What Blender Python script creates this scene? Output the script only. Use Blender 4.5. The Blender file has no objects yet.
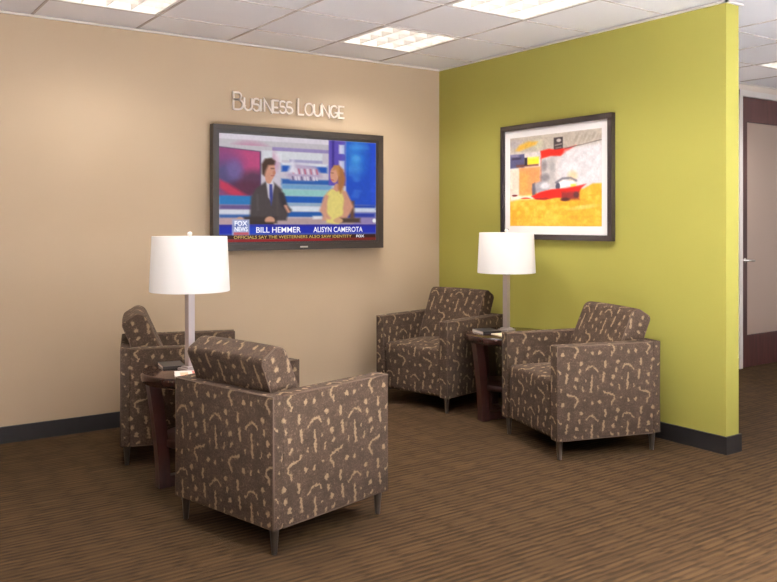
import bpy, bmesh, math, random
import numpy as np
from mathutils import Vector, Matrix
random.seed(7)
S = bpy.context.scene
COL = S.collection

# ------------------------------------------------------------------ helpers
def lin(c):
    return tuple(((v/255)/12.92 if v/255 <= .04045 else ((v/255+.055)/1.055)**2.4) for v in c)

def mat(name, rgb=None, rough=.6, metal=0., spec=.5, emit=None, estr=0., **kw):
    m = bpy.data.materials.new(name); m.use_nodes = True
    b = m.node_tree.nodes['Principled BSDF']
    if rgb is not None: b.inputs['Base Color'].default_value = (*lin(rgb), 1)
    b.inputs['Roughness'].default_value = rough; b.inputs['Metallic'].default_value = metal
    b.inputs['Specular IOR Level'].default_value = spec
    if emit is not None:
        b.inputs['Emission Color'].default_value = (*lin(emit), 1); b.inputs['Emission Strength'].default_value = estr
    for k, v in kw.items(): b.inputs[k.replace('_', ' ')].default_value = v
    return m

class NT:
    def __init__(s, m): s.t = m.node_tree; s.b = s.t.nodes['Principled BSDF']
    def n(s, typ, **kw):
        n = s.t.nodes.new(typ)
        for k, v in kw.items(): setattr(n, k, v)
        return n
    def link(s, a, b): s.t.links.new(a, b)
    def put(s, sock, v):
        if hasattr(v, 'node'): s.link(v, sock)
        else: sock.default_value = v
    def math(s, op, a, b=None, c=None, clamp=False):
        n = s.n('ShaderNodeMath', operation=op, use_clamp=clamp)
        s.put(n.inputs[0], a)
        if b is not None: s.put(n.inputs[1], b)
        if c is not None: s.put(n.inputs[2], c)
        return n.outputs[0]
    def vmath(s, op, a, b=None, scale=None):
        n = s.n('ShaderNodeVectorMath', operation=op)
        s.put(n.inputs[0], a)
        if b is not None: s.put(n.inputs[1], b)
        if scale is not None: s.put(n.inputs['Scale'], scale)
        return n.outputs['Value'] if op in ('DOT_PRODUCT', 'LENGTH') else n.outputs['Vector']
    def mix(s, f, a, b, blend='MIX'):
        n = s.n('ShaderNodeMix', data_type='RGBA', blend_type=blend)
        s.put(n.inputs[0], f); s.put(n.inputs[6], a); s.put(n.inputs[7], b)
        return n.outputs[2]
    def noise(s, vec, scale, detail=2, rough=.5):
        n = s.n('ShaderNodeTexNoise'); n.inputs['Scale'].default_value = scale
        n.inputs['Detail'].default_value = detail; n.inputs['Roughness'].default_value = rough
        s.link(vec, n.inputs['Vector']); return n
    def mapr(s, v, a, b, c=0., d=1.):
        n = s.n('ShaderNodeMapRange'); s.put(n.inputs[0], v)
        for i, x in zip((1, 2, 3, 4), (a, b, c, d)): n.inputs[i].default_value = x
        return n.outputs[0]
    def bump(s, h, strength=.3, dist=.002):
        n = s.n('ShaderNodeBump'); n.inputs['Strength'].default_value = strength; n.inputs['Distance'].default_value = dist
        s.link(h, n.inputs['Height']); s.link(n.outputs[0], s.b.inputs['Normal'])

def C4(rgb): return (*lin(rgb), 1)

def obj(name, bm, m, parent=None, smooth=False, uv=False):
    me = bpy.data.meshes.new(name)
    bmesh.ops.recalc_face_normals(bm, faces=bm.faces[:])
    if uv: box_uv(bm)
    bm.to_mesh(me); bm.free()
    if m is not None: me.materials.append(m)
    if smooth:
        for p in me.polygons: p.use_smooth = True
    o = bpy.data.objects.new(name, me); COL.objects.link(o)
    if parent: o.parent = parent
    return o

def auto_smooth(o, ang=40):
    me = o.data
    for p in me.polygons: p.use_smooth = True
    bm = bmesh.new(); bm.from_mesh(me)
    for e in bm.edges:
        if len(e.link_faces) == 2 and e.calc_face_angle(0) > math.radians(ang): e.smooth = False
    bm.to_mesh(me); bm.free(); return o

def box_uv(bm):
    l = bm.loops.layers.uv.new('UVMap')
    for f in bm.faces:
        n = f.normal; a = max(range(3), key=lambda i: abs(n[i])*(1.15 if i == 0 else 1))
        for lp in f.loops:
            c = lp.vert.co
            lp[l].uv = ((c.y+.4, c.z) if a == 0 else (c.x+.55, c.z) if a == 1 else (c.x+.55, c.y+.3))

def box(bm, x0, x1, y0, y1, z0, z1, bev=0., seg=2):
    r = bmesh.ops.create_cube(bm, size=1)
    vs = r['verts']
    for v in vs:
        v.co = Vector(((x0+x1)/2+v.co.x*(x1-x0), (y0+y1)/2+v.co.y*(y1-y0), (z0+z1)/2+v.co.z*(z1-z0)))
    if bev > 0:
        es = list({e for v in vs for e in v.link_edges})
        bmesh.ops.bevel(bm, geom=es, offset=bev, segments=seg, profile=.5, affect='EDGES')
    return bm

def nbox(*a, **k): return box(bmesh.new(), *a, **k)

def lathe(bm, prof, n=48, cx=0, cy=0, cap=True):
    rings = []
    for r, z in prof:
        rings.append([bm.verts.new((cx+r*math.cos(2*math.pi*i/n), cy+r*math.sin(2*math.pi*i/n), z)) for i in range(n)])
    for a, b in zip(rings, rings[1:]):
        for i in range(n): bm.faces.new((a[i], a[(i+1) % n], b[(i+1) % n], b[i]))
    if cap:
        bm.faces.new(rings[0][::-1]); bm.faces.new(rings[-1])
    return bm

def prism(bm, pts, vec):
    """closed polygon pts (3-D) swept along vec"""
    a = [bm.verts.new(p) for p in pts]; b = [bm.verts.new(Vector(p)+Vector(vec)) for p in pts]
    n = len(pts)
    bm.faces.new(a[::-1]); bm.faces.new(b)
    for i in range(n): bm.faces.new((a[i], a[(i+1) % n], b[(i+1) % n], b[i]))
    return bm

def tube(bm, pts, r, n=8, closed=False):
    pts = [Vector(p) for p in pts]; rings = []; N = len(pts)
    for i, p in enumerate(pts):
        if closed: d = pts[(i+1) % N]-pts[i-1]
        else: d = pts[min(i+1, N-1)]-pts[max(i-1, 0)]
        d.normalize(); up = Vector((0, 0, 1)) if abs(d.z) < .9 else Vector((1, 0, 0))
        a = d.cross(up).normalized(); b = d.cross(a)
        rings.append([bm.verts.new(p+a*r*math.cos(2*math.pi*k/n)+b*r*math.sin(2*math.pi*k/n)) for k in range(n)])
    for i in range(N if closed else N-1):
        A = rings[i]; B = rings[(i+1) % N]
        for k in range(n): bm.faces.new((A[k], A[(k+1) % n], B[(k+1) % n], B[k]))
    if not closed:
        bm.faces.new(rings[0][::-1]); bm.faces.new(rings[-1])
    return bm

def cushion(bm, x0, x1, y0, y1, z0, z1, r=.035, n=10, top=0., front=0.):
    """rounded box with a crowned top / front"""
    h = [(x1-x0)/2, (y1-y0)/2, (z1-z0)/2]; c = [(x0+x1)/2, (y0+y1)/2, (z0+z1)/2]
    ax = []
    for k in range(3):
        e = [-h[k]+r*t for t in (0, .3, .6, 1)]; m = [-(h[k]-r)+2*(h[k]-r)*i/n for i in range(1, n)]
        ax.append(e+m+[-t for t in reversed(e)])
    vd = {}
    def V(i, j, k):
        key = (i, j, k)
        if key in vd: return vd[key]
        p = [ax[0][i], ax[1][j], ax[2][k]]
        q = [max(-(h[a]-r), min(h[a]-r, p[a])) for a in range(3)]
        d = Vector([p[a]-q[a] for a in range(3)])
        if d.length > 0: d = d.normalized()*r
        u = [q[a]/max(h[a]-r, 1e-6) for a in range(3)]
        P = Vector(q)+d
        wz = (1-u[0]**2)*(1-u[1]**2); wy = (1-u[0]**2)*(1-u[2]**2)
        if p[2] > 0: P.z += top*wz
        if p[1] > 0: P.y += front*wy
        vd[key] = bm.verts.new(P+Vector(c)); return vd[key]
    L = [len(a)-1 for a in ax]
    for k in (0, L[2]):
        for i in range(L[0]):
            for j in range(L[1]): bm.faces.new((V(i, j, k), V(i+1, j, k), V(i+1, j+1, k), V(i, j+1, k)))
    for j in (0, L[1]):
        for i in range(L[0]):
            for k in range(L[2]): bm.faces.new((V(i, j, k), V(i+1, j, k), V(i+1, j, k+1), V(i, j, k+1)))
    for i in (0, L[0]):
        for j in range(L[1]):
            for k in range(L[2]): bm.faces.new((V(i, j, k), V(i, j+1, k), V(i, j+1, k+1), V(i, j, k+1)))
    return bm

def round_poly(pts, r, n=5):
    """2-D polygon with rounded corners"""
    out = []; N = len(pts)
    for i in range(N):
        p = Vector(pts[i]); a = Vector(pts[i-1])-p; b = Vector(pts[(i+1) % N])-p
        ra = r[i] if isinstance(r, (list, tuple)) else r
        ra = min(ra, a.length*.45, b.length*.45)
        A = p+a.normalized()*ra; B = p+b.normalized()*ra
        for k in range(n+1):
            t = k/n; out.append((A*(1-t)**2+p*2*t*(1-t)+B*t*t))
    return out

def thing(name, label, cat, loc=(0, 0, 0), rz=0., group=None):
    o = bpy.data.objects.new(name, None); COL.objects.link(o)
    o.empty_display_size = .2
    o.location = loc; o.rotation_euler = (0, 0, rz)
    o['label'] = label; o['category'] = cat
    if group: o['group'] = group
    return o

def tag(o, label, cat, group=None):
    o['label'] = label; o['category'] = cat
    if group: o['group'] = group
    return o

def struct(o, label=None):
    o['kind'] = 'structure'
    if label: o['label'] = label
    return o

def dup(root, loc, rz, label):
    r = root.copy(); COL.objects.link(r); r.location = loc; r.rotation_euler = (0, 0, rz); r['label'] = label
    for ch in list(root.children):
        c = ch.copy(); COL.objects.link(c); c.parent = r
        for g in list(ch.children):
            d = g.copy(); COL.objects.link(d); d.parent = c
    return r

# ------------------------------------------------------------------ materials
def fabric(name, lo, hi, motif, bumpy=.35):
    m = mat(name, (110, 90, 76), .9, spec=.15); t = NT(m)
    uv = t.n('ShaderNodeUVMap', uv_map='UVMap').outputs[0]
    w = t.noise(uv, 75, 2)
    off = t.vmath('SCALE', t.vmath('SUBTRACT', w.outputs['Color'], (.5, .5, .5)), scale=.020)
    p = t.vmath('ADD', uv, off)
    PX, PZ = .227, .264
    sx = t.n('ShaderNodeSeparateXYZ'); t.link(p, sx.inputs[0])
    u = t.math('MULTIPLY', t.math('FRACT', t.math('DIVIDE', sx.outputs[0], PX)), PX)
    v = t.math('MULTIPLY', t.math('FRACT', t.math('DIVIDE', sx.outputs[1], -PZ)), PZ)
    cb = t.n('ShaderNodeCombineXYZ'); t.link(u, cb.inputs[0]); t.link(v, cb.inputs[1])
    P = cb.outputs[0]
    strokes = [
        ([(.262, .325), (.262, .40), (.282, .47)], .0050),
        ([(.282, .47), (.272, .55), (.292, .64)], .0068),
        ([(.105, .250), (.17, .185), (.26, .135), (.36, .150), (.42, .205)], .0044),
        ([(.945, .655), (.88, .705), (.74, .715), (.655, .77), (.645, .84), (.715, .885), (.725, .945)], .0052),
        ([(.553, .065), (.553, .075)], .0105), ([(.681, .378), (.681, .39)], .0105), ([(.05, .87), (.05, .88)], .0105),
        ([(.596, .215), (.596, .26)], .0068), ([(.70, .555), (.74, .525)], .0060),
        ([(.894, .045), (.894, .165)], .0066), ([(.935, .275), (.945, .34), (.96, .45)], .0062),
        ([(.53, .545), (.50, .63)], .0036), ([(.255, .86), (.245, .89)], .0070), ([(.10, .56), (.09, .60)], .0045),
        ([(.43, .42), (.43, .43)], .0045), ([(.45, .80), (.46, .82)], .0040),
    ]
    d = None
    for pts, r in strokes:
        for a, b in zip(pts, pts[1:]):
            A = Vector((a[0]*PX, a[1]*PZ, 0)); B = Vector((b[0]*PX, b[1]*PZ, 0)); ba = B-A
            pa = t.vmath('SUBTRACT', P, tuple(A))
            h = t.math('MULTIPLY', t.vmath('DOT_PRODUCT', pa, tuple(ba)), 1/max(ba.length_squared, 1e-9), clamp=True)
            k = t.vmath('SCALE', tuple(ba), scale=h)
            s_ = t.math('SUBTRACT', t.vmath('LENGTH', t.vmath('SUBTRACT', pa, k)), r)
            d = s_ if d is None else t.math('MINIMUM', d, s_)
    wob = t.noise(uv, 95, 2)
    mask = t.mapr(t.math('ADD', d, t.math('MULTIPLY', t.math('SUBTRACT', wob.outputs[0], .5), .012)), .0022, -.0036)
    big = t.noise(uv, 16, 3, .6)
    fine = t.noise(uv, 170, 3, .7)
    base = t.mix(t.mapr(big.outputs[0], .38, .62), C4(lo), C4(hi))
    vo = t.n('ShaderNodeTexVoronoi', feature='DISTANCE_TO_EDGE'); vo.inputs['Scale'].default_value = 66
    t.link(p, vo.inputs['Vector'])
    crack = t.mapr(vo.outputs['Distance'], .02, .10, 1., 0.)
    base = t.mix(t.math('MULTIPLY', crack, .5), base, C4((38, 30, 24)))
    base = t.mix(t.mapr(fine.outputs[0], .40, .62, 0., .34), base, C4((90, 73, 58)))
    worm = t.noise(p, 58, 1)
    wl = t.mapr(t.math('ABSOLUTE', t.math('SUBTRACT', worm.outputs[0], .5)), .012, .030, 1., 0.)
    base = t.mix(t.math('MULTIPLY', wl, t.mapr(big.outputs[0],   .35, .6, .15, .7)), base, C4((100, 82, 65)))
    base = t.mix(t.math('MULTIPLY', mask, t.mapr(fine.outputs[0], .3, .5, .5, .9)), base, C4(motif))
    t.link(base, t.b.inputs['Base Color'])
    t.bump(fine.outputs[0], bumpy, .0015)
    return m

M_fab = fabric('upholstery_fabric', (57, 44, 35), (72, 55, 43), (143, 121, 94))
M_pipe = mat('piping_cord', (88, 71, 58), .85, spec=.2)
M_leg = mat('leg_metal', (76, 66, 58), .42, .55)

def wood(name, a, b, rough=.3, axis=2):
    m = mat(name, a, rough, spec=.5); t = NT(m)
    tc = t.n('ShaderNodeTexCoord').outputs['Object']
    mp = t.n('ShaderNodeMapping'); mp.inputs['Scale'].default_value = [30 if i != axis else 3 for i in range(3)]
    t.link(tc, mp.inputs[0]); n = t.noise(mp.outputs[0], 1.2, 4, .6)
    t.link(t.mix(t.mapr(n.outputs[0], .35, .65), C4(a), C4(b)), t.b.inputs['Base Color'])
    return m
M_wood = wood('mahogany', (42, 21, 18), (60, 31, 25), .35)
M_woodt = wood('mahogany_top', (40, 22, 18), (56, 32, 25), .12, 0)
M_doorw = wood('door_mahogany', (66, 34, 30), (86, 48, 42), .35)

def plaster(name, rgb, rough=.75):
    m = mat(name, rgb, rough, spec=.25); t = NT(m)
    tc = t.n('ShaderNodeTexCoord').outputs['Object']
    n = t.noise(tc, 220, 2); n2 = t.noise(tc, 1.3, 2)
    c = t.mix(t.mapr(n2.outputs[0], .3, .7), C4(rgb), C4(tuple(v*.975 for v in rgb)))
    t.link(c, t.b.inputs['Base Color']); t.bump(n.outputs[0], .08, .001)
    return m
M_beige = plaster('beige_paint', (180, 157, 129))
M_lime = plaster('lime_paint', (155, 147, 68))
M_hall = plaster('hall_paint', (236, 222, 208))
M_white = mat('white_trim', (238, 230, 222), .5)
M_base = mat('black_vinyl', (34, 30, 30), .45)

def carpet():
    m = mat('carpet', (100, 74, 50), .95, spec=.1); t = NT(m)
    tc = t.n('ShaderNodeTexCoord').outputs['Object']
    sp = t.n('ShaderNodeSeparateXYZ'); t.link(tc, sp.inputs[0])
    row = t.math('FLOOR', t.math('DIVIDE', sp.outputs[1], .0135))
    wn = t.n('ShaderNodeTexWhiteNoise', noise_dimensions='1D'); t.link(row, wn.inputs['W'])
    xs = t.math('ADD', t.math('DIVIDE', sp.outputs[0], .17), t.math('MULTIPLY', wn.outputs['Value'], .45))
    col = t.math('FLOOR', xs)
    cb = t.n('ShaderNodeCombineXYZ'); t.link(row, cb.inputs[0]); t.link(col, cb.inputs[1])
    w2 = t.n('ShaderNodeTexWhiteNoise', noise_dimensions='2D'); t.link(cb.outputs[0], w2.inputs['Vector'])
    fx = t.math('FRACT', xs)
    edge = t.mapr(t.math('ABSOLUTE', t.math('SUBTRACT', fx, .5)), .30, .5, 1., 0.)
    mp = t.n('ShaderNodeMapping'); mp.inputs['Scale'].default_value = (6, 60, 1); t.link(tc, mp.inputs[0])
    n1 = t.noise(mp.outputs[0], 1., 3, .6)
    st = t.math('SINE', t.math('ADD', t.math('MULTIPLY', sp.outputs[1], 2*math.pi/.031), t.math('MULTIPLY', n1.outputs[0], 5.)))
    st = t.math('MULTIPLY_ADD', st, .5, .5)
    f = t.math('ADD', t.math('MULTIPLY', st, .30), t.math('ADD', t.math('MULTIPLY', t.math('MULTIPLY', w2.outputs['Value'], edge), .32), t.math('MULTIPLY', n1.outputs[0], .36)))
    n3 = t.noise(tc, 330, 2, .7)
    c = t.mix(t.mapr(f, .22, .82), C4((44, 31, 18)), C4((81, 60, 36)))
    c = t.mix(t.mapr(n3.outputs[0], .3, .7, 0., .28), c, C4((54, 38, 26)))
    t.link(c, t.b.inputs['Base Color'])
    t.bump(t.math('ADD', t.math('MULTIPLY', n3.outputs[0], .5), f), .5, .004)
    return m
M_carpet = carpet()

def tilemat():
    m = mat('ceiling_tile', (246, 242, 242), .9, spec=.1); t = NT(m)
    tc = t.n('ShaderNodeTexCoord').outputs['Object']
    n = t.noise(tc, 160, 3, .7)
    t.link(t.mix(t.mapr(n.outputs[0], .5, .75, 0., .5), C4((247, 243, 243)), C4((234, 228, 227))), t.b.inputs['Base Color'])
    return m
M_tile = tilemat()
M_grid = mat('ceiling_grid_paint', (196, 182, 174), .6)
M_fix = mat('fixture_white', (240, 236, 230), .4)
M_louver = mat('louver_white', (206, 200, 194), .4)
M_diff = mat('lit_diffuser', (240, 240, 240), .5, emit=(255, 246, 236), estr=2.8)
M_shade = mat('lit_lamp_shade', (198, 192, 185), .8, emit=(255, 244, 234), estr=.29)
M_acryl = mat('lamp_silver', (184, 171, 167), .30, .5)
M_chrome = mat('brushed_metal', (196, 188, 180), .28, 1.)
M_dark = mat('dark_metal', (60, 54, 50), .4, .6)

# ------------------------------------------------------------------ camera
FPX, HY, YAW = 824.885, 222.09, 0.9600
cam = bpy.data.cameras.new('camera'); co = bpy.data.objects.new('camera', cam); COL.objects.link(co)
cam.sensor_width = 36; cam.lens = FPX/777*36; cam.sensor_fit = 'HORIZONTAL'
cam.shift_y = -(291-HY)/777
co.location = (-4.071, -5.1148, 1.2621); co.rotation_euler = (math.pi/2, 0, YAW-math.pi/2)
cam.clip_start = .05
S.camera = co

# ------------------------------------------------------------------ setting
H = 2.466
LT, LL = .119, 2.496          # green wall thickness, length
X0, X1, Y0, Y1 = -6.6, 6.2, -7.6, 1.6
CY = -4.0                     # carpet ends here, an added pale floor beyond it bounces light up
DY = -1.033                   # plane of the wall with the door
struct(obj('floor', nbox(X0, X1, CY, Y1, -.08, 0), M_carpet))
M_bounce = mat('pale_bounce', (232, 236, 244), .6)
bm = bmesh.new(); box(bm, X0, X1, Y0, CY, -.08, 0)
struct(obj('floor_added_bounce', bm, M_bounce))  # invented floor out of view, pale so that it brightens the ceiling
struct(obj('wall_back', nbox(X0, 0, 0, .12, 0, H+.2), M_beige), 'beige wall carrying the television')
struct(obj('wall_left', nbox(X0-.12, X0, Y0, .12, 0, H+.2), M_beige))  # unseen wall, put back to block light coming in from the left
struct(obj('wall_right', nbox(0, LT, -LL, .12, 0, H-.012), M_lime), 'free-ended lime green wall carrying the picture')
DX0, DX1, DZ1 = 2.51, 3.46, 2.352
bm = bmesh.new(); box(bm, LT, DX0-.05, DY, DY+.11, 0, H+.2); box(bm, DX0-.05, DX1+.05, DY, DY+.11, DZ1+.05, H+.2); box(bm, DX1+.05, X1, DY, DY+.11, 0, H+.2)
struct(obj('wall_hall', bm, M_hall), 'pale wall with the wooden glazed door')
struct(obj('wall_office', nbox(LT, X1, Y1-.1, Y1, 0, H+.2), M_hall))

# ceiling: tiles between grid lines, leaving the recessed lights open
gx = [-.58+.61*k for k in range(-9, 12)]; gx = [X0]+[x for x in gx if X0+.05 < x < X1-.05]+[X1]
gy = [-.40-.57*k for k in range(-4, 13)]; gy = sorted([Y0]+[y for y in gy if Y0+.05 < y < Y1-.05]+[Y1])
def cell(x, y):
    i = max(k for k in range(len(gx)) if gx[k] <= x); j = max(k for k in range(len(gy)) if gy[k] <= y)
    return (i, j)
LIGHTS = [(-.9, -.7), (-.9, -1.8), (-2.7, -.7), (2.1, -1.8)]
holes = {cell(*p) for p in LIGHTS}
bm = bmesh.new()
for i in range(len(gx)-1):
    for j in range(len(gy)-1):
        if (i, j) in holes: continue
        box(bm, gx[i], gx[i+1], gy[j], gy[j+1], H+.004, H+.02)
struct(obj('ceiling', bm, M_tile), 'white suspended ceiling of square tiles')
struct(obj('ceiling_slab', nbox(X0, X1, Y0, Y1, H+.2, H+.3), M_tile))
bm = bmesh.new(); tw = .0065
for x in gx[1:-1]:
    if 0 < x < LT: continue
    box(bm, x-tw, x+tw, Y0, Y1, H-.001, H+.0038)
for y in gy[1:-1]: box(bm, X0, X1, y-tw*.5, y+tw*.5, H-.0006, H+.0037)
struct(obj('trim_1', bm, M_grid), 'metal grid between the ceiling tiles')
bm = bmesh.new()
box(bm, X0, -.0, -.018, -.0005, H-.012, H-.0015); box(bm, -.018, -.0005, -LL-.018, -.018, H-.012, H-.0015)
box(bm, -.018, LT+.018, -LL-.018, -LL-.0005, H-.012, H-.0015); box(bm, LT+.0005, LT+.018, -LL, DY, H-.012, H-.0015); box(bm, LT+.018, X1, DY-.018, DY-.0005, H-.012, H-.0015)
struct(obj('trim_2', bm, M_white), 'white angle where walls meet the ceiling')
def baseboard(name, x0, x1, y0, y1): struct(obj(name, nbox(x0, x1, y0, y1, 0, .096, .003), M_base))
baseboard('baseboard_back', X0, -.012, -.012, -.0005)
bm = bmesh.new(); box(bm, -.012, -.0005, -LL-.012, -.0005, 0, .096); box(bm, -.0005, LT+.012, -LL-.012, -LL-.0005, 0, .096); box(bm, LT+.0005, LT+.012, -LL, DY, 0, .096)
struct(obj('baseboard_right', bm, M_base), 'black base around the green wall')
baseboard('baseboard_hall', LT+.02, DX0-.06, DY-.012, DY-.0005)

# door in the far wall
door = bpy.data.objects.new('door_1', None); COL.objects.link(door); door.location = (DX0, DY, 0); struct(door, 'dark wooden door with a frosted glass panel past the green wall')
W = DX1-DX0
bm = bmesh.new(); box(bm, -.050, -.004, -.012, .11, 0, DZ1+.05); box(bm, W+.004, W+.050, -.012, .11, 0, DZ1+.05); box(bm, -.050, W+.050, -.013, .11, DZ1, DZ1+.05)
obj('casing', bm, M_white, door)
bm = bmesh.new(); box(bm, 0, .065, -.010, .035, .006, DZ1-.006, .003); box(bm, W-.06, W, -.010, .035, .006, DZ1-.006, .003)
box(bm, .055, W-.06, -.010, .035, 2.13, DZ1-.006, .003); box(bm, .055, W-.06, -.010, .035, .006, .283, .003)
leaf = obj('door_leaf', bm, M_doorw, door)
M_frost = mat('frosted_glass', (214, 190, 172), .45, spec=.5, Transmission_Weight=.45)
obj('glass_pane', nbox(.06, W-.055, .006, .018, .278, 2.135), M_frost, door)
bm = bmesh.new(); lathe(bm, [(.022, -.01), (.022, .012), (.010, .014), (.010, .055), (.0, .056)], 16, cap=False)
bmesh.ops.rotate(bm, verts=bm.verts, cent=(0, 0, 0), matrix=Matrix.Rotation(math.pi/2, 3, 'X'))
bmesh.ops.translate(bm, verts=bm.verts, vec=(.028, 0, .93))
tube(bm, [(.028, -.048, .93), (.07, -.052, .93), (.11, -.050, .928)], .009)
obj('handle', bm, M_chrome, door, True)

# recessed ceiling lights
def ceiling_light(p, label):
    i, j = cell(*p); x0, x1, y0, y1 = gx[i], gx[i+1], gy[j], gy[j+1]
    cx, cy = (x0+x1)/2, (y0+y1)/2; w, h = (x1-x0)/2-.012, (y1-y0)/2-.012
    t = thing('ceiling_light', label, 'ceiling light', (cx, cy, H), 0, 'recessed ceiling lights')
    bm = bmesh.new(); f = .018
    for a, b, c, d in ((-w, -w+f, -h, h), (w-f, w, -h, h), (-w+f, w-f, -h, -h+f), (-w+f, w-f, h-f, h)):
        box(bm, a, b, c, d, -.001, .085)
    obj('frame', bm, M_fix, t)
    obj('diffuser', nbox(-w+f, w-f, -h+f, h-f, .072, .084), M_diff, t)
    bm = bmesh.new(); iw, ih = w-f, h-f
    for k in (-.5, 0, .5):
        prism(bm, [(k*iw-.006, -ih, .044), (k*iw+.006, -ih, .044), (k*iw+.0025, -ih, .004), (k*iw-.0025, -ih, .004)], (0, 2*ih, 0))
        prism(bm, [(-iw, k*ih-.006, .0441), (-iw, k*ih+.006, .0441), (-iw, k*ih+.0025, .0041), (-iw, k*ih-.0025, .0041)], (2*iw, 0, 0))
    obj('louver', bm, M_louver, t)
    return cx, cy
lits = []
for p, l in zip(LIGHTS, ('square louvred ceiling light nearest the corner where both walls meet',
                         'square louvred ceiling light cut by the top edge near the green wall',
                         'square louvred ceiling light cut by the top edge above the beige wall at left',
                         'ceiling light beyond the green wall near the wooden door')):
    lits.append(ceiling_light(p, l))

# ------------------------------------------------------------------ armchairs
def make_armchair(label, loc, rz):
    t = thing('armchair', label, 'armchair', loc, rz, 'patterned armchairs around the side tables')
    w, d, z0, z1, a, b = .319, .326, .10, .607, .072, .052
    def pipe(par, pts, closed=False):
        o = obj('piping', tube(bmesh.new(), pts, .0042, 6, closed), M_pipe, par, True); return o
    bp = obj('back_panel', nbox(-w, w, -d, -d+b, z0, z1, .010, 3), M_fab, t, uv=True); auto_smooth(bp)
    e = .004
    pipe(bp, [(-w+e, -d+e, z0+.004), (-w+e, -d+e, z1-e), (w-e, -d+e, z1-e), (w-e, -d+e, z0+.004)])
    for s in (-1, 1):
        x0, x1 = sorted((s*w, s*(w-a)))
        ar = obj('arm', nbox(x0, x1, -d+b-.006, d, z0, z1, .010, 3), M_fab, t, uv=True); auto_smooth(ar)
        pipe(ar, [(s*(w-e), -d+b, z1-e), (s*(w-e), d-e, z1-e), (s*(w-e), d-e, z0+e), (s*(w-e), -d+b, z0+e)])
        pipe(ar, [(s*(w-a+e), d-e, z0+.3), (s*(w-a+e), d-e, z1-e), (s*(w-a+e), -d+b+.02, z1-e)])
    iw = w-a-.001
    se = obj('seat', cushion(bmesh.new(), -iw, iw, -d+b-.003, d-.006, z0, .425, .030, 10, .018, .004), M_fab, t, True, uv=True)
    # back cushion: leaning profile, rounded, lofted across the width
    prof = round_poly([(-.262, .425), (-.272, .605), (-.322, .732), (-.240, .782), (-.200, .768), (-.105, .56), (-.05, .415)],
                      [.02, .03, .022, .022, .02, .05, .02], 5)
    cy = sum(p.x for p in prof)/len(prof); cz = sum(p.y for p in prof)/len(prof)
    bm = bmesh.new(); rings = []; hw = iw-.002; rr = .012
    sts = [(-hw, rr)]+[(-hw+rr*(1-math.cos(q)), rr*(1-math.sin(q))) for q in (.4, .8, 1.2, math.pi/2)]
    mids = [(-hw+rr+(2*hw-2*rr)*k/10, 0) for k in range(1, 10)]
    sts = sts+mids+[(-x, i) for x, i in reversed(sts)]
    for x, ins in sts:
        puff = .004*(1-(x/hw)**2)
        ring = []
        for p in prof:
            v = Vector((p.x-cy, p.y-cz)); L = v.length
            q = v*(L-ins+puff*(1 if p.y > .5 else 0))/L
            ring.append(bm.verts.new((x, cy+q.x, cz+q.y)))
        rings.append(ring)
    n = len(prof)
    for A, B in zip(rings, rings[1:]):
        for k in range(n): bm.faces.new((A[k], A[(k+1) % n], B[(k+1) % n], B[k]))
    bm.faces.new(rings[0][::-1]); bm.faces.new(rings[-1])
    bc = obj('back_cushion', bm, M_fab, t, True, uv=True)
    for s in (-1, 1):
        pts = []
        for p in prof:
            v = Vector((p.x-cy, p.y-cz)); q = v*(v.length-.004)/v.length
            pts.append((s*(hw-.006), cy+q.x, cz+q.y))
        obj('piping', tube(bmesh.new(), pts, .0040, 6, True), M_pipe, bc, True)
    for sx in (-1, 1):
        for sy in (-1, 1):
            bm = bmesh.new()
            lathe(bm, [(.009, 0), (.0105, .004), (.0185, z0+.002)], 14, sx*(w-.034), sy*(d-.034))
            auto_smooth(obj('leg', bm, M_leg, t))
    return t
R = math.radians
ch = make_armchair('patterned brown armchair in the foreground, seen from behind', (-2.413, -1.955, 0), R(-76.4))
dup(ch, (-2.360, -.642, 0), R(-108.0), 'patterned brown armchair at far left against the beige wall, seen from its side')
dup(ch, (-.412, -.528, 0), R(103.2), 'patterned brown armchair in the corner where the beige and green walls meet')
dup(ch, (-.457, -1.852, 0), R(74.3), 'patterned brown armchair under the framed picture, nearest the green wall end')

# ------------------------------------------------------------------ side tables
TZ = .545
def make_table(label, loc, rz):
    t = thing('side_table', label, 'side table', loc, rz, 'round side tables between the armchairs')
    bm = bmesh.new(); lathe(bm, [(.272, TZ-.052), (.292, TZ-.048), (.300, TZ-.036), (.300, TZ-.010), (.296, TZ-.003), (.288, TZ)], 72)
    auto_smooth(obj('tabletop', bm, M_woodt, t), 50)
    bm = bmesh.new(); lathe(bm, [(.196, .195), (.200, .199), (.200, .226), (.196, .230)], 56)
    auto_smooth(obj('shelf', bm, M_wood, t), 50)
    for k in range(4):
        q = k*math.pi/2; bm = bmesh.new(); prof = []
        for i in range(9):
            f = i/8; z = .0+f*(TZ-.05); r = .232+.050*f**1.6
            prof.append((r, z))
        inner = [(.232+.050*f**1.6-.056, f*(TZ-.05)) for f in (1, .75, .5, .25, 0)]
        pts = [(r, -.027, z) for r, z in prof]+[(r, -.027, z) for r, z in inner]
        prism(bm, pts, (0, .054, 0))
        bmesh.ops.rotate(bm, verts=bm.verts, cent=(0, 0, 0), matrix=Matrix.Rotation(q, 3, 'Z'))
        obj('leg', bm, M_wood, t)
    for k in range(2):
        bm = nbox(-.186, .186, -.022, .022, .001, .052-.001*k, .003)
        bmesh.ops.rotate(bm, verts=bm.verts, cent=(0, 0, 0), matrix=Matrix.Rotation(k*math.pi/2, 3, 'Z'))
        obj('base_bar', bm, M_wood, t)
    return t
T1, T2 = (-2.49, -1.276), (-.36, -1.19)
ta = make_table('round dark wooden side table under the left lamp, behind the foreground armchair', (*T1, 0), R(0))
dup(ta, (*T2, 0), R(-8), 'round dark wooden side table under the right lamp, by the green wall')

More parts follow.
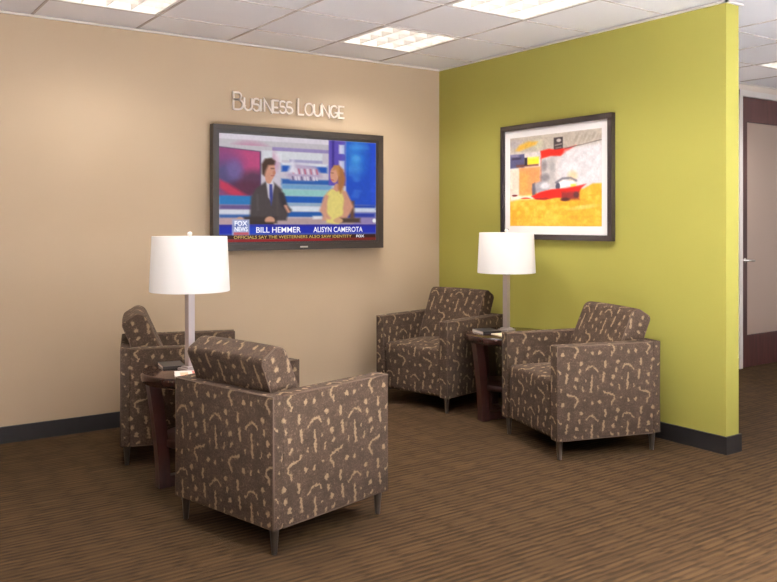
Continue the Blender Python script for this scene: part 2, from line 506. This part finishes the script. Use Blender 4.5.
# ------------------------------------------------------------------ table lamps
def make_lamp(label, loc, rz):
    t = thing('table_lamp', label, 'table lamp', loc, rz, 'table lamps with white drum shades')
    bm = bmesh.new(); c = .0175; b = .042
    box(bm, -b, b, -b, b, 0, .012, .002)
    box(bm, -.030, .030, -.030, .030, .012, .020, .002)
    obj('base', bm, M_acryl, t)
    obj('column', nbox(-c, c, -c, c, .020, .372, .002), M_acryl, t)
    bm = bmesh.new(); lathe(bm, [(.027, .370), (.027, .386), (.010, .388), (.010, .45)], 20); obj('collar', bm, M_dark, t)
    z0, z1, r0, r1 = .383, .648, .190, .178
    bm = bmesh.new(); lathe(bm, [(r0, z0), (r0+.001, z0+.004), (r1+.001, z1-.004), (r1, z1), (r1-.003, z1), (r0-.003, z0), (r0, z0)], 72, cap=False)
    bmesh.ops.remove_doubles(bm, verts=bm.verts, dist=1e-5)
    sh = auto_smooth(obj('lamp_shade', bm, M_shade, t), 50)
    bm = bmesh.new()
    for k in range(3):
        q = k*2*math.pi/3; tube(bm, [(0, 0, z1-.012), ((r1-.002)*math.cos(q), (r1-.002)*math.sin(q), z1-.012)], .0022, 6)
    tube(bm, [(0, 0, .44), (0, 0, z1+.004)], .004, 8)
    obj('harp', bm, M_chrome, t)
    bm = bmesh.new(); lathe(bm, [(.004, z1-.002), (.008, z1+.002), (.0115, z1+.010), (.0115, z1+.017), (.006, z1+.022), (.0, z1+.023)], 20, cap=False)
    obj('finial', bm, M_fix, t, True)
    return t
L1, L2 = (-2.566, -1.285), (-.307, -1.097)
la = make_lamp('white drum shade table lamp in front of the beige wall at left', (*L1, TZ), R(10))
dup(la, (*L2, TZ), R(10), 'white drum shade table lamp in front of the green wall, between two armchairs')

# ------------------------------------------------------------------ magazines
def magazine(name, loc, rz, w, h, th, cover, marks, label, z=TZ):
    t = thing(name, label, 'magazine', (*loc, z), rz, 'magazines on the side tables')
    bm = nbox(-w/2+.002, w/2, -h/2+.002, h/2-.002, .0008, th-.0006)
    obj('pages', bm, mat('paper', (226, 216, 204), .8), t)
    bm = bmesh.new(); box(bm, -w/2, w/2, -h/2, h/2, 0, .0008); box(bm, -w/2, w/2, -h/2, h/2, th-.0006, th); box(bm, -w/2, -w/2+.001, -h/2, h/2, .0008, th-.0006)
    c = obj('cover', bm, mat('cover', cover, .35), t)
    for (x0, x1, y0, y1, col) in marks:
        obj('cover_picture', nbox(x0*w, x1*w, y0*h, y1*h, th, th+.0004), mat('print', col, .4), c)
    return t
magazine('magazine', (-2.595, -1.448), R(72), .17, .20, .012, (226, 214, 206), [(-.40, .40, -.15, .10, (196, 92, 78)), (-.40, .2, .2, .38, (236, 170, 130))],
         'white magazine with a red cover picture at the foot of the left lamp')
magazine('magazine', (-2.60, -1.13), R(80), .15, .11, .012, (38, 32, 30), [(-.3, .3, -.3, -.1, (70, 62, 58))],
         'thick dark booklet at the far edge of the left side table')
magazine('magazine', (-.475, -1.09), R(75), .16, .13, .018, (36, 32, 36), [(-.3, .3, .1, .3, (70, 66, 72))],
         'dark booklet on the right side table beside the lamp')
magazine('magazine', (-.42, -1.30), R(78), .20, .24, .006, (216, 200, 166), [(-.4, .4, -.2, .3, (190, 176, 110))],
         'pale magazine on the front of the right side table')

# ------------------------------------------------------------------ painted flat pictures (screen and print)
def painted(name, nx, ny, fn, place, m, parent):
    u, v = np.meshgrid(np.linspace(0, 1, nx+1), np.linspace(0, 1, ny+1))
    rgb = fn(u, v)
    x = np.clip(rgb, 0, 255)/255.
    x = np.where(x <= .04045, x/12.92, ((x+.055)/1.055)**2.4)
    verts = [place(a, b) for a, b in zip(u.ravel(), v.ravel())]
    faces = []
    for j in range(ny):
        for i in range(nx):
            k = j*(nx+1)+i; faces.append((k, k+nx+1, k+nx+2, k+1))
    me = bpy.data.meshes.new(name); me.from_pydata(verts, [], faces)
    at = me.color_attributes.new('Col', 'FLOAT_COLOR', 'POINT')
    at.data.foreach_set('color', np.concatenate([x.reshape(-1, 3), np.ones((x.size//3, 1))], 1).astype(np.float32).ravel())
    me.materials.append(m)
    o = bpy.data.objects.new(name, me); COL.objects.link(o); o.parent = parent
    return o

class Paint:
    def __init__(s, u, v, asp, seed=3):
        s.u, s.v, s.asp = u, v, asp; s.c = np.zeros(u.shape+(3,)); s.r = np.random.RandomState(seed)
    def put(s, m, col): m = np.clip(m, 0, 1)[..., None]; s.c = s.c*(1-m)+np.array(col, float)*m
    def sm(s, d, e): return np.clip(.5-d/e, 0, 1)
    def rect(s, u0, u1, v0, v1, col, e=.008, a=1.):
        d = np.maximum(np.maximum(u0-s.u, s.u-u1), np.maximum(v0-s.v, s.v-v1)); s.put(s.sm(d, e)*a, col)
    def ell(s, cu, cv, ru, rv, col, e=.15, a=1., rot=0.):
        x, y = s.u-cu, (s.v-cv); c, t = math.cos(rot), math.sin(rot); x, y = x*c+y*t, -x*t+y*c
        d = np.sqrt((x/ru)**2+(y/rv)**2)-1; s.put(s.sm(d, e)*a, col)
    def poly(s, pts, col, e=.01, a=1.):
        ins = np.zeros(s.u.shape, bool); dm = np.full(s.u.shape, 9.); n = len(pts)
        for i in range(n):
            (x0, y0), (x1, y1) = pts[i], pts[(i+1) % n]
            cr = ((y0 > s.v) != (y1 > s.v)) & (s.u < (x1-x0)*(s.v-y0)/((y1-y0) or 1e-9)+x0); ins ^= cr
            dx, dy = x1-x0, y1-y0; h = np.clip(((s.u-x0)*dx+(s.v-y0)*dy)/(dx*dx+dy*dy+1e-12), 0, 1)
            dm = np.minimum(dm, np.hypot(s.u-x0-h*dx, s.v-y0-h*dy))
        s.put(s.sm(np.where(ins, -dm, dm), e)*a, col)
    def line(s, pts, w, col, e=.008, a=1.):
        dm = np.full(s.u.shape, 9.)
        for (x0, y0), (x1, y1) in zip(pts, pts[1:]):
            dx, dy = x1-x0, y1-y0; h = np.clip(((s.u-x0)*dx+(s.v-y0)*dy)/(dx*dx+dy*dy+1e-12), 0, 1)
            dm = np.minimum(dm, np.hypot(s.u-x0-h*dx, s.v-y0-h*dy))
        s.put(s.sm(dm-w, e)*a, col)
    def noise(s, nu, nv):
        g = s.r.rand(nv+2, nu+2); x = s.u*nu; y = s.v*nv
        i = np.minimum(x.astype(int), nu); j = np.minimum(y.astype(int), nv); fx, fy = x-i, y-j
        fx = fx*fx*(3-2*fx); fy = fy*fy*(3-2*fy)
        return (g[j, i]*(1-fx)+g[j, i+1]*fx)*(1-fy)+(g[j+1, i]*(1-fx)+g[j+1, i+1]*fx)*fy
    def tint(s, n, amt): s.c = s.c*(1+(n[..., None]-.5)*amt)

def tv_picture(u, v):
    u = u*6.09/((1-u)*5.38+u*6.09); p = Paint(u, v, 1.73); p.c[:] = (214, 204, 216)
    p.rect(0, 1, 0, .05, (232, 222, 232)); p.rect(.0, .8, .05, .10, (206, 198, 204)); p.rect(.30, .72, .10, .135, (150, 132, 190), a=.8)
    p.rect(.28, .66, .14, .22, (226, 226, 232)); p.rect(.36, .40, .16, .24, (240, 240, 246)); p.rect(.45, .66, .21, .24, (176, 170, 206))
    # video wall behind the man
    p.poly([(0, .125), (.265, .15), (.265, .58), (0, .58)], (158, 74, 122)); p.ell(.2, .25, .14, .15, (205, 80, 132), .9, .9)
    p.ell(.06, .28, .10, .12, (136, 74, 134), .8, .8); p.ell(.05, .40, .10, .13, (84, 78, 128), .7, .9)
    p.ell(.22, .45, .09, .12, (92, 60, 84), .7, .9); p.ell(.10, .33, .05, .09, (132, 110, 170), .8, .7); p.ell(.17, .5, .12, .07, (98, 46, 70), .8, .8)
    p.poly([(0, .42), (.06, .46), (.2, .585), (.10, .585), (0, .50)], (206, 62, 92), .03)
    p.poly([(0, .10), (.34, .10), (.34, .15), (.265, .15), (0, .125)], (206, 198, 204), .006); p.rect(.267, .34, .136, .62, (214, 204, 216), .004); p.rect(.28, .34, .14, .22, (226, 226, 232), .02); p.line([(0, .125), (.265, .15), (.265, .56)], .004, (92, 70, 104), .01)
    p.rect(0, .27, .57, .655, (48, 128, 196), .02); p.rect(0, .27, .655, .70, (112, 92, 146), .02); p.rect(0, .4, .70, .745, (226, 228, 240), .015); p.rect(0, .3, .745, .79, (62, 104, 176), .02)
    # middle: lettering graphic and set bands
    p.rect(.40, .69, .26, .33, (40, 92, 186), .02); p.rect(.40, .69, .245, .27, (236, 238, 246), .02)
    p.rect(.40, .72, .40, .45, (46, 100, 180), .02); p.rect(.40, .72, .45, .50, (120, 168, 210), .02)
    p.rect(.40, .72, .50, .565, (156, 208, 204), .02); p.rect(.40, .72, .565, .63, (32, 96, 190), .015); p.rect(.38, .74, .63, .66, (150, 180, 206), .02)
    p.rect(.38, .74, .665, .715, (228, 234, 244), .015); p.rect(.38, .74, .715, .765, (40, 96, 176), .015)
    p.poly([(.43, .36), (.48, .25), (.62, .27), (.66, .37), (.60, .41), (.46, .41)], (196, 176, 204), .03)
    for k in range(9):
        a = .47+.019*k; p.line([(a, .30), (a+.006, .345)], .005, (246, 226, 234) if k % 2 else (196, 110, 130), .01)
        p.line([(a, .375), (a+.004, .405)], .004, (240, 236, 244) if k % 3 else (96, 88, 130), .01)
    p.poly([(.44, .34), (.47, .20), (.50, .34)], (238, 232, 244), .03)
    # purple column with white lights, blue wall at right
    p.rect(.70, .81, 0, .45, (104, 86, 190), .01); p.rect(.765, .80, .04, .13, (226, 220, 246), .012); p.rect(.765, .80, .20, .31, (222, 214, 240), .012)
    p.rect(.72, .735, 0, .4, (72, 56, 150), .01)
    p.rect(.81, 1, 0, .64, (34, 84, 206), .012)
    n = p.noise(16, 18); p.put(np.clip(1-np.hypot((u-.87)/.10, (v-.15)/.28), 0, 1)*(.4+.8*n), (70, 168, 240))
    p.put(np.clip((n-.55)*2, 0, 1)*(u > .83)*(v < .6)*.6, (96, 160, 240)); p.rect(.97, 1, 0, .64, (40, 80, 226), .03, .8)
    p.rect(.81, 1, .64, .69, (40, 74, 178), .02); p.rect(.85, 1, .67, .715, (214, 222, 240), .02); p.rect(.81, 1, .72, .78, (48, 66, 168), .03)
    # desk
    p.rect(0, 1, .775, .84, (190, 164, 164), .02); p.rect(0, .14, .78, .84, (206, 170, 176), .02, .7); p.rect(.86, 1, .765, .84, (150, 132, 194), .03, .8)
    p.ell(.99, .80, .012, .02, (255, 255, 255), .4)
    p.rect(.60, .66, .755, .785, (240, 236, 240), .02)
    # man
    sk, hair, suit = (220, 158, 132), (78, 56, 44), (82, 72, 72)
    p.poly([(.195, .80), (.205, .58), (.235, .50), (.30, .43), (.345, .43), (.40, .50), (.42, .60), (.445, .72), (.43, .80)], suit, .02)
    p.line([(.40, .55), (.42, .66), (.445, .70)], .018, (60, 54, 58), .02); p.line([(.425, .66), (.445, .715)], .010, sk, .015)
    p.line([(.245, .56), (.25, .70)], .004, (96, 86, 86), .02); p.line([(.37, .5), (.375, .75)], .004, (92, 80, 78), .02)
    p.poly([(.300, .41), (.345, .42), (.353, .46), (.335, .62), (.315, .58)], (228, 220, 228), .012)
    p.poly([(.322, .455), (.340, .455), (.344, .58), (.334, .66), (.322, .57)], (64, 72, 150), .010)
    p.ell(.318, .40, .022, .05, sk, .2)
    p.ell(.322, .325, .037, .095, sk, .18); p.poly([(.276, .36), (.272, .27), (.295, .215), (.335, .205), (.362, .235), (.355, .27), (.315, .275), (.298, .33), (.290, .38)], hair, .018)
    p.ell(.352, .345, .010, .02, (206, 136, 110), .5); p.line([(.335, .305), (.350, .305)], .004, (92, 58, 48), .01); p.line([(.336, .375), (.350, .372)], .004, (170, 92, 84), .01)
    p.rect(.16, .37, .765, .825, (70, 58, 54), .02); p.ell(.325, .80, .032, .038, (216, 160, 132), .3); p.ell(.135, .795, .022, .028, (214, 168, 144), .4); p.rect(.19, .35, .815, .84, (60, 48, 44), .02)
    # woman
    hr, dr = (182, 118, 70), (240, 220, 128)
    p.poly([(.66, .80), (.665, .60), (.69, .52), (.73, .475), (.79, .49), (.835, .60), (.845, .70), (.80, .80)], sk, .02)
    p.rect(.835, .862, .60, .78, (112, 78, 60), .02)
    p.poly([(.685, .82), (.69, .66), (.685, .54), (.715, .485), (.755, .50), (.79, .49), (.80, .56), (.79, .68), (.80, .78), (.76, .84)], dr, .016)
    p.line([(.80, .52), (.84, .66), (.80, .76), (.76, .79)], .017, sk, .018); p.line([(.685, .56), (.655, .70), (.70, .775)], .014, sk, .018)
    p.ell(.752, .47, .018, .04, sk, .3)
    p.poly([(.715, .30), (.735, .25), (.765, .245), (.795, .29), (.805, .38), (.80, .44), (.775, .53), (.760, .48), (.757, .40), (.745, .32)], hr, .018)
    p.ell(.735, .345, .026, .078, (226, 162, 132), .2); p.poly([(.722, .30), (.735, .25), (.765, .25), (.77, .36), (.758, .35), (.748, .29)], (204, 142, 86), .015)
    p.line([(.717, .325), (.728, .325)], .003, (110, 70, 56), .01); p.line([(.718, .395), (.728, .397)], .004, (186, 84, 84), .01)
    p.rect(.775, .90, .775, .82, (84, 66, 58), .02); p.ell(.76, .80, .03, .025, (222, 176, 130), .4)
    # lower third
    p.rect(0, 1, .838, .935, (34, 50, 186), .008); p.rect(0, 1, .838, .858, (58, 46, 150), .01, .8); p.rect(.19, .30, .85, .93, (44, 92, 214), .05, .6); p.rect(0, 1, .922, .936, (74, 94, 190), .008)
    p.rect(0, 1, .936, .976, (62, 34, 26), .006); p.rect(0, 1, .976, 1.01, (160, 32, 34), .008); p.rect(.72, 1, .974, 1.01, (120, 40, 34), .02)
    # channel badge
    p.rect(.085, .195, .79, .935, (176, 184, 222), .010); p.rect(.095, .185, .83, .88, (116, 130, 196), .012); p.rect(.095, .19, .91, .935, (206, 96, 108), .008)
    p.tint(p.noise(90, 50), .05)
    return p.c

def art_picture(u, v):
    u = u*5.17/((1-u)*5.85+u*5.17); p = Paint(u, v, 1.35, 11); p.c[:] = (206, 196, 192)
    n1, n2, n3 = p.noise(22, 20), p.noise(60, 54), p.noise(9, 40)
    p.rect(0, 1, 0, .175, (178, 166, 150), .03)
    for k in range(7): p.ell(.72+.045*k, .08+.02*(k % 2), .016, .05, (146, 132, 118), .9, .55, .5)
    p.ell(.30, .10, .06, .05, (196, 196, 160), .9, .6); p.ell(.06, .07, .07, .05, (160, 150, 156), .9, .7)
    p.poly([(.06, .145), (.10, .09), (.20, .055), (.30, .07), (.28, .10), (.20, .125), (.10, .155)], (206, 160, 62), .03)
    p.rect(.475, .575, .045, .185, (62, 52, 52), .012); p.ell(.53, .08, .025, .018, (176, 166, 156), .5); p.line([(.49, .13), (.56, .12)], .006, (140, 128, 120)); p.line([(.50, .16), (.555, .155)], .005, (130, 116, 110))
    p.rect(.0, .155, .19, .345, (80, 78, 108), .014); p.rect(.0, .09, .19, .22, (150, 138, 158), .04, .7); p.rect(.02, .12, .225, .25, (54, 46, 66), .02)
    p.rect(.07, .31, .31, .335, (108, 60, 46), .02); p.rect(.155, .19, .235, .32, (44, 36, 46), .014); p.rect(.19, .315, .235, .312, (238, 206, 54), .012); p.rect(.20, .30, .235, .25, (248, 230, 120), .02)
    p.rect(.095, .33, .345, .66, (218, 142, 88), .02); p.rect(.10, .2, .40, .62, (222, 152, 70), .06, .6); p.rect(.0, .095, .36, .64, (228, 204, 184), .015)
    p.rect(.33, .345, .24, .52, (196, 88, 66), .012)
    p.rect(.335, .50, .23, .60, (176, 168, 164), .04, .8); p.ell(.37, .34, .03, .05, (122, 112, 112), .9, .8); p.ell(.38, .47, .05, .04, (110, 104, 106), .9, .8); p.ell(.46, .36, .03, .09, (156, 150, 148), .9, .7)
    p.poly([(.33, .175), (.42, .16), (.50, .175), (.64, .165), (.72, .15), (.62, .21), (.55, .25), (.44, .24), (.34, .26)], (196, 38, 24), .018)
    p.line([(.60, .172), (.78, .15), (1.0, .118)], .004, (60, 50, 50), .008)
    p.poly([(.60, .20), (.80, .16), (1, .14), (1, .58), (.84, .56), (.7, .55), (.56, .5), (.52, .36)], (210, 204, 204), .05)
    p.ell(.68, .47, .05, .05, (226, 190, 130), .9, .7)
    field = .60+.06*np.clip(.5-u, 0, .5)*2-.05*np.clip((u-.8)/.1, 0, 1)
    p.put(np.clip((v-field)/.02, 0, 1), (222, 160, 48))
    p.put(np.clip((v-field)/.02, 0, 1)*np.clip((n1-.4)*1.6, 0, 1)*.6, (232, 182, 92)); p.put(np.clip((v-field)/.02, 0, 1)*np.clip((n3-.55)*2, 0, 1)*.5, (208, 132, 30))
    p.put(np.clip((v-.8)/.2, 0, 1)*.5, (224, 168, 62)); p.ell(.8, .80, .16, .02, (236, 190, 120), .9, .6, -.1)
    p.poly([(0, .64), (.12, .66), (.30, .66), (.30, .70), (.1, .70), (0, .72)], (234, 214, 196), .03); p.ell(.05, .655, .03, .012, (122, 40, 40), .5); p.ell(.17, .69, .05, .01, (206, 70, 50), .6)
    p.ell(.33, .58, .085, .07, (150, 148, 154), .5, .95); p.poly([(.24, .53), (.27, .52), (.28, .66), (.24, .66)], (86, 84, 96), .02, .9); p.ell(.38, .56, .05, .035, (206, 202, 204), .6)
    p.line([(.50, .53), (.57, .49), (.66, .49), (.72, .52)], .010, (92, 88, 96), .02); p.poly([(.50, .55), (.58, .515), (.68, .52), (.72, .56), (.56, .585)], (246, 238, 232), .02); p.ell(.52, .57, .025, .04, (64, 62, 76), .5)
    p.rect(.66, .72, .555, .585, (236, 196, 70), .02)
    p.poly([(.23, .67), (.33, .625), (.45, .60), (.60, .595), (.74, .575), (.83, .56), (.78, .60), (.74, .66), (.66, .70), (.50, .695), (.38, .715), (.28, .705)], (192, 36, 28), .016)
    p.ell(.35, .70, .08, .012, (122, 30, 36), .6, .8); p.rect(.56, .755, .635, .72, (112, 40, 40), .03, .9); p.ell(.60, .715, .05, .02, (70, 34, 36), .7); p.ell(.72, .67, .03, .03, (72, 38, 40), .7)
    p.tint(n2, .09); p.tint(n1, .10); p.tint(p.noise(110, 90), .06)
    return p.c*1.07

def attr_mat(name, emissive):
    m = mat(name, (6, 6, 8) if emissive else (255, 255, 255), .35 if emissive else .6, spec=.12 if emissive else .2); t = NT(m)
    a = t.n('ShaderNodeAttribute', attribute_name='Col')
    if emissive:
        t.link(a.outputs['Color'], t.b.inputs['Emission Color']); t.b.inputs['Emission Strength'].default_value = .76
    else: t.link(a.outputs['Color'], t.b.inputs['Base Color'])
    return m

def text_mesh(name, s, m, parent, x0, x1, z0, z1, y, bold=.0, font_fit=True):
    cu = bpy.data.curves.new('t', 'FONT'); cu.body = s; cu.size = 1; cu.offset = bold; cu.resolution_u = 3
    o = bpy.data.objects.new('t', cu); COL.objects.link(o)
    dg = bpy.context.evaluated_depsgraph_get(); me = bpy.data.meshes.new_from_object(o.evaluated_get(dg))
    COL.objects.unlink(o); bpy.data.objects.remove(o)
    c = np.array([v.co[:] for v in me.vertices]); a, b = c.min(0), c.max(0)
    for v in me.vertices:
        fx = (v.co.x-a[0])/(b[0]-a[0]); fz = (v.co.y-a[1])/(b[1]-a[1])
        v.co = Vector((x0+fx*(x1-x0), y, z0+fz*(z1-z0)))
    me.materials.clear(); me.materials.append(m); me.name = name
    r = bpy.data.objects.new(name, me); COL.objects.link(r); r.parent = parent
    return r

# television ---------------------------------------------------------------
tvx0, tvx1, tvz0, tvz1 = -1.936, -.595, 1.072, 1.902
sx0, sx1, sz0, sz1 = -1.893, -.656, 1.130, 1.844
tv = thing('television', 'flat television showing a news broadcast on the beige wall', 'television', ((tvx0+tvx1)/2, 0, tvz0))
OX, OZ = (tvx0+tvx1)/2, tvz0
M_bez = mat('bezel_plastic', (46, 38, 32), .42, spec=.4); M_bezi = mat('bezel_inner', (40, 34, 32), .35)
A = [(tvx0-OX, tvz0-OZ), (tvx1-OX, tvz0-OZ), (tvx1-OX, tvz1-OZ), (tvx0-OX, tvz1-OZ)]
def ring_frame(o_rect, i_rect, y0, y1):
    bm = bmesh.new(); (a, b, c, d), (e, f, g, h) = o_rect, i_rect
    def q(x, z): return [(x, y0, z), (x, y1, z)]
    O = [(a, c), (b, c), (b, d), (a, d)]; I = [(e, g), (f, g), (f, h), (e, h)]
    for k in range(4):
        l = (k+1) % 4
        P = [O[k], O[l], I[l], I[k]]
        prism(bm, [(x, y0, z) for x, z in P], (0, y1-y0, 0))
    bmesh.ops.remove_doubles(bm, verts=bm.verts, dist=1e-6)
    bmesh.ops.delete(bm, geom=[f for f in bm.faces if not all(len(e.link_faces) == 2 for e in f.edges) and len({round(v.co.y, 5) for v in f.verts}) > 1 and all(len(e.link_faces) > 2 for e in f.edges if abs((e.verts[0].co-e.verts[1].co).y) < 1e-6)], context='FACES')
    return bm
w2, h2 = (tvx1-tvx0)/2, tvz1-tvz0
obj('bezel', ring_frame((-w2, w2, 0, h2), (sx0-OX-.020, sx1-OX+.020, sz0-OZ-.016, sz1-OZ+.020), -.085, -.03), M_bez, tv)
obj('inner_bezel', ring_frame((sx0-OX-.0205, sx1-OX+.0205, sz0-OZ-.0165, sz1-OZ+.0205), (sx0-OX, sx1-OX, sz0-OZ, sz1-OZ), -.080, -.05), M_bezi, tv)
obj('housing', nbox(-w2+.01, w2-.01, -.06, -.0005, .01, h2-.01, .004), M_bezi, tv)
scr = painted('screen', 240, 138, tv_picture, lambda u, v: (sx0-OX+u*(sx1-sx0), -.0745, sz1-OZ-v*(sz1-sz0)), attr_mat('screen_picture', True), tv)
def sc(u, v):
    u = u*5.38/(u*5.38+(1-u)*6.09)
    return sx0-OX+u*(sx1-sx0), sz1-OZ-v*(sz1-sz0)
M_tw = mat('caption_white', (10, 10, 10), .5, emit=(248, 246, 252), estr=.95); M_ty = mat('caption_yellow', (10, 10, 10), .5, emit=(214, 176, 84), estr=.85); M_tn = mat('caption_navy', (10, 10, 10), .5, emit=(238, 240, 252), estr=.95)
for s, u0, u1, v0, v1, m, bd, nm in (('BILL HEMMER', .238, .522, .862, .915, M_tw, .010, 'caption'), ('ALISYN CAMEROTA', .602, .915, .862, .915, M_tw, .010, 'caption'),
                          ('OFFICIALS SAY THE WESTERNERS ALSO SAW IDENTITY', .095, .845, .942, .971, M_ty, .010, 'ticker_text'), ('FOX', .875, .925, .943, .970, M_tw, .02, 'ticker_text'),
                          ('FOX', .100, .182, .803, .850, M_tn, .03, 'channel_mark'), ('NEWS', .100, .184, .857, .902, M_tn, .03, 'channel_mark')):
    a, b = sc(u0, v1), sc(u1, v0)
    text_mesh(nm, s, m, scr, a[0], b[0], a[1], b[1], -.0752, bd)
M_badge = mat('badge_silver', (190, 184, 178), .3, .8)
obj('maker_badge', nbox(-.030, .030, -.0865, -.085, .014, .024), M_badge, tv)

# wall lettering -------------------------------------------------------------
sign = thing('wall_sign', 'metal wall lettering reading Business Lounge above the television', 'sign', (-1.335, 0, 2.016))
def arc(cx, cz, rx, rz, a0, a1, n=10): return [(cx+rx*math.cos(math.radians(a0+(a1-a0)*k/n)), cz+rz*math.sin(math.radians(a0+(a1-a0)*k/n))) for k in range(n+1)]
GL = {
 'B': [[(0, 0), (0, 1), (.45, 1)]+arc(.45, .79, .32, .21, 90, -90)[1:]+[(0, .58)], [(0, .58), (.5, .58)]+arc(.5, .29, .48, .29, 90, -90)[1:]+[(0, 0)]],
 'U': [[(0, 1), (0, .35)]+arc(.42, .35, .42, .35, 180, 360)+[(.84, 1)]],
 'S': [arc(.36, .77, .34, .23, 30, 180)+arc(.36, .55, .34, .02, 180, 200, 2)+arc(.36, .27, .40, .27, 80, -160)],
 'I': [[(.02, 0), (.02, 1)]],
 'N': [[(0, 0), (0, 1), (.78, 0), (.78, 1)]],
 'E': [[(.66, 1), (0, 1), (0, 0), (.68, 0)], [(0, .42), (.56, .42)]],
 'L': [[(0, 1), (0, 0), (.62, 0)]],
 'O': [arc(.5, .5, .5, .5, 90, 450, 20)],
 'G': [arc(.48, .5, .48, .5, 40, 330, 16)+[(.90, .42), (.52, .42)]],
}
def stroke(bm, pts, w, y0, y1):
    P = [Vector(p) for p in pts]; closed = (P[0]-P[-1]).length < 1e-4
    if closed: P = P[:-1]
    N = len(P); Lf, Rt = [], []
    for i in range(N):
        d1 = (P[i]-P[i-1]) if (i > 0 or closed) else P[1]-P[0]; d2 = (P[(i+1) % N]-P[i]) if (i < N-1 or closed) else d1
        d1.normalize(); d2.normalize(); n1 = Vector((-d1.y, d1.x)); n2 = Vector((-d2.y, d2.x)); m = n1+n2
        if m.length < 1e-3: m = n1
        m.normalize(); k = w/max(m.dot(n1), .4)
        Lf.append(P[i]+m*k); Rt.append(P[i]-m*k)
    for i in range(N if closed else N-1):
        j = (i+1) % N
        prism(bm, [(q.x, y0, q.y) for q in (Lf[i], Lf[j], Rt[j], Rt[i])], (0, y1-y0, 0))
M_let = mat('letter_metal', (248, 236, 226), .35, .25)
XL = ['B', 'U', 'S', 'I', 'N', 'E', 'S', 'S', 'L', 'O', 'U', 'N', 'G', 'E']
adv = [.090, .078, .062, .032, .076, .060, .060, .105, .062, .086, .078, .078, .080, .046]
tot = sum(adv); x = -1.766; k = (-.905+1.766)/tot
for g, a in zip(XL, adv):
    big = g in 'BL'; hgt = .112 if big else .082
    ww = {'B': .070, 'U': .056, 'S': .046, 'I': .012, 'N': .056, 'E': .046, 'L': .046, 'O': .068, 'G': .062}[g]
    mx = {'B': .98, 'U': .84, 'S': .76, 'I': 1, 'N': .78, 'E': .68, 'L': .62, 'O': 1, 'G': .96}[g]
    bm = bmesh.new()
    for s in GL[g]:
        stroke(bm, [(x+1.335+p[0]*ww/mx, p[1]*hgt) for p in s], .0057, -.026, -.012)
    for q in ((x+1.335, .02), (x+1.335, hgt-.02)) if g not in 'SOG' else ((x+1.335+ww*.5, .001), (x+1.335+ww*.5, hgt-.001)):
        tube(bm, [(q[0], -.0125, q[1]), (q[0], -.0005, q[1])], .003, 6)
    obj('letter', bm, M_let, sign)
    x += a*k

# framed picture --------------------------------------------------------------
py0, py1, pz0, pz1 = -.744, -1.7445, 1.143, 1.939
pic = thing('framed_picture', 'framed abstract print in orange, red and grey on the green wall', 'picture', (0, (py0+py1)/2, pz0))
PYC = (py0+py1)/2
def P3(bm):  # built in x-z facing -y, then turned to face -x
    bmesh.ops.rotate(bm, verts=bm.verts, cent=(0, 0, 0), matrix=Matrix.Rotation(-math.pi/2, 3, 'Z')); return bm
pw, ph = (py0-py1)/2, pz1-pz0
M_frame = mat('dark_frame', (50, 42, 40), .22, spec=.6)
obj('frame', P3(ring_frame((-pw, pw, 0, ph), (-pw+.034, pw-.034, .036, ph-.036), -.036, -.002)), M_frame, pic)
obj('mat_board', P3(nbox(-pw+.03, pw-.03, -.020, -.006, .032, ph-.032)), mat('mat_white', (244, 238, 234), .7), pic)
ay0, ay1, az0, az1 = -.829, -1.655, 1.235, 1.852
painted('print', 170, 128, art_picture, lambda u, v: (-.0206, ay0+u*(ay1-ay0)-PYC, az1-v*(az1-az0)-pz0), attr_mat('print_ink', False), pic)
obj('backing', P3(nbox(-pw+.006, pw-.006, -.006, -.0005, .006, ph-.006)), M_dark, pic)
bm = bmesh.new(); stroke(bm, [(-.452, .058), (-.446, .072), (-.440, .060), (-.434, .070), (-.428, .062)], .0016, -.0203, -.020)
obj('signature', P3(bm), mat('pencil', (120, 112, 110), .8), pic)

# ------------------------------------------------------------------ light
def area(name, loc, size, power, spread=180, col=(1, .975, .945), rot=(0, 0, 0), sy=None):
    l = bpy.data.lights.new(name, 'AREA'); l.energy = power; l.color = col; l.spread = R(spread); l.shape = 'RECTANGLE'; l.size = size; l.size_y = sy or size
    o = bpy.data.objects.new(name, l); COL.objects.link(o); o.location = loc; o.rotation_euler = rot; return o
PW, CW = 9, 128
for k, (cx, cy) in enumerate(lits): area('troffer_light', (cx, cy, H-.004), .50, (14, 11, 7, 9)[k], 130)
for cx, cy in ((-2.715, -1.825), (-2.715, -2.965), (-.885, -2.965)): area('troffer_light', (cx, cy, H-.01), .54, PW, 130)
for cx in (-3.325, -2.105, -.885):
    for cy in (-5.245, -5.815, -6.385): area('added_bounce_light', (cx, cy, H-.01), .54, CW, 88, (1, .985, .99))  # unseen lamps, added to flood the pale floor and lift the ceiling
area('troffer_light', (3.3, .3, H-.01), .54, 20, 150)
for (lx, ly) in (L1, L2):
    l = bpy.data.lights.new('lamp_bulb', 'POINT'); l.energy = .7; l.color = (1, .90, .78); l.shadow_soft_size = .03
    o = bpy.data.objects.new('lamp_bulb', l); COL.objects.link(o); o.location = (lx, ly, TZ+.50)
wd = bpy.data.worlds.new('world'); S.world = wd; wd.use_nodes = True
wt = NT.__new__(NT); wt.t = wd.node_tree; bg = wd.node_tree.nodes['Background']
sp = wt.n('ShaderNodeSeparateXYZ'); wt.link(wt.n('ShaderNodeTexCoord').outputs['Generated'], sp.inputs[0])
bg.inputs[0].default_value = (1., .97, .95, 1)
wt.link(wt.mapr(sp.outputs[2], -.10, .06, .55, .55), bg.inputs[1])

S.view_settings.view_transform = 'Standard'; S.view_settings.look = 'None'; S.view_settings.gamma = 1; S.view_settings.exposure = .08
S.view_settings.use_curve_mapping = False
S.cycles.max_bounces = 8; S.cycles.diffuse_bounces = 5; S.cycles.use_denoising = True
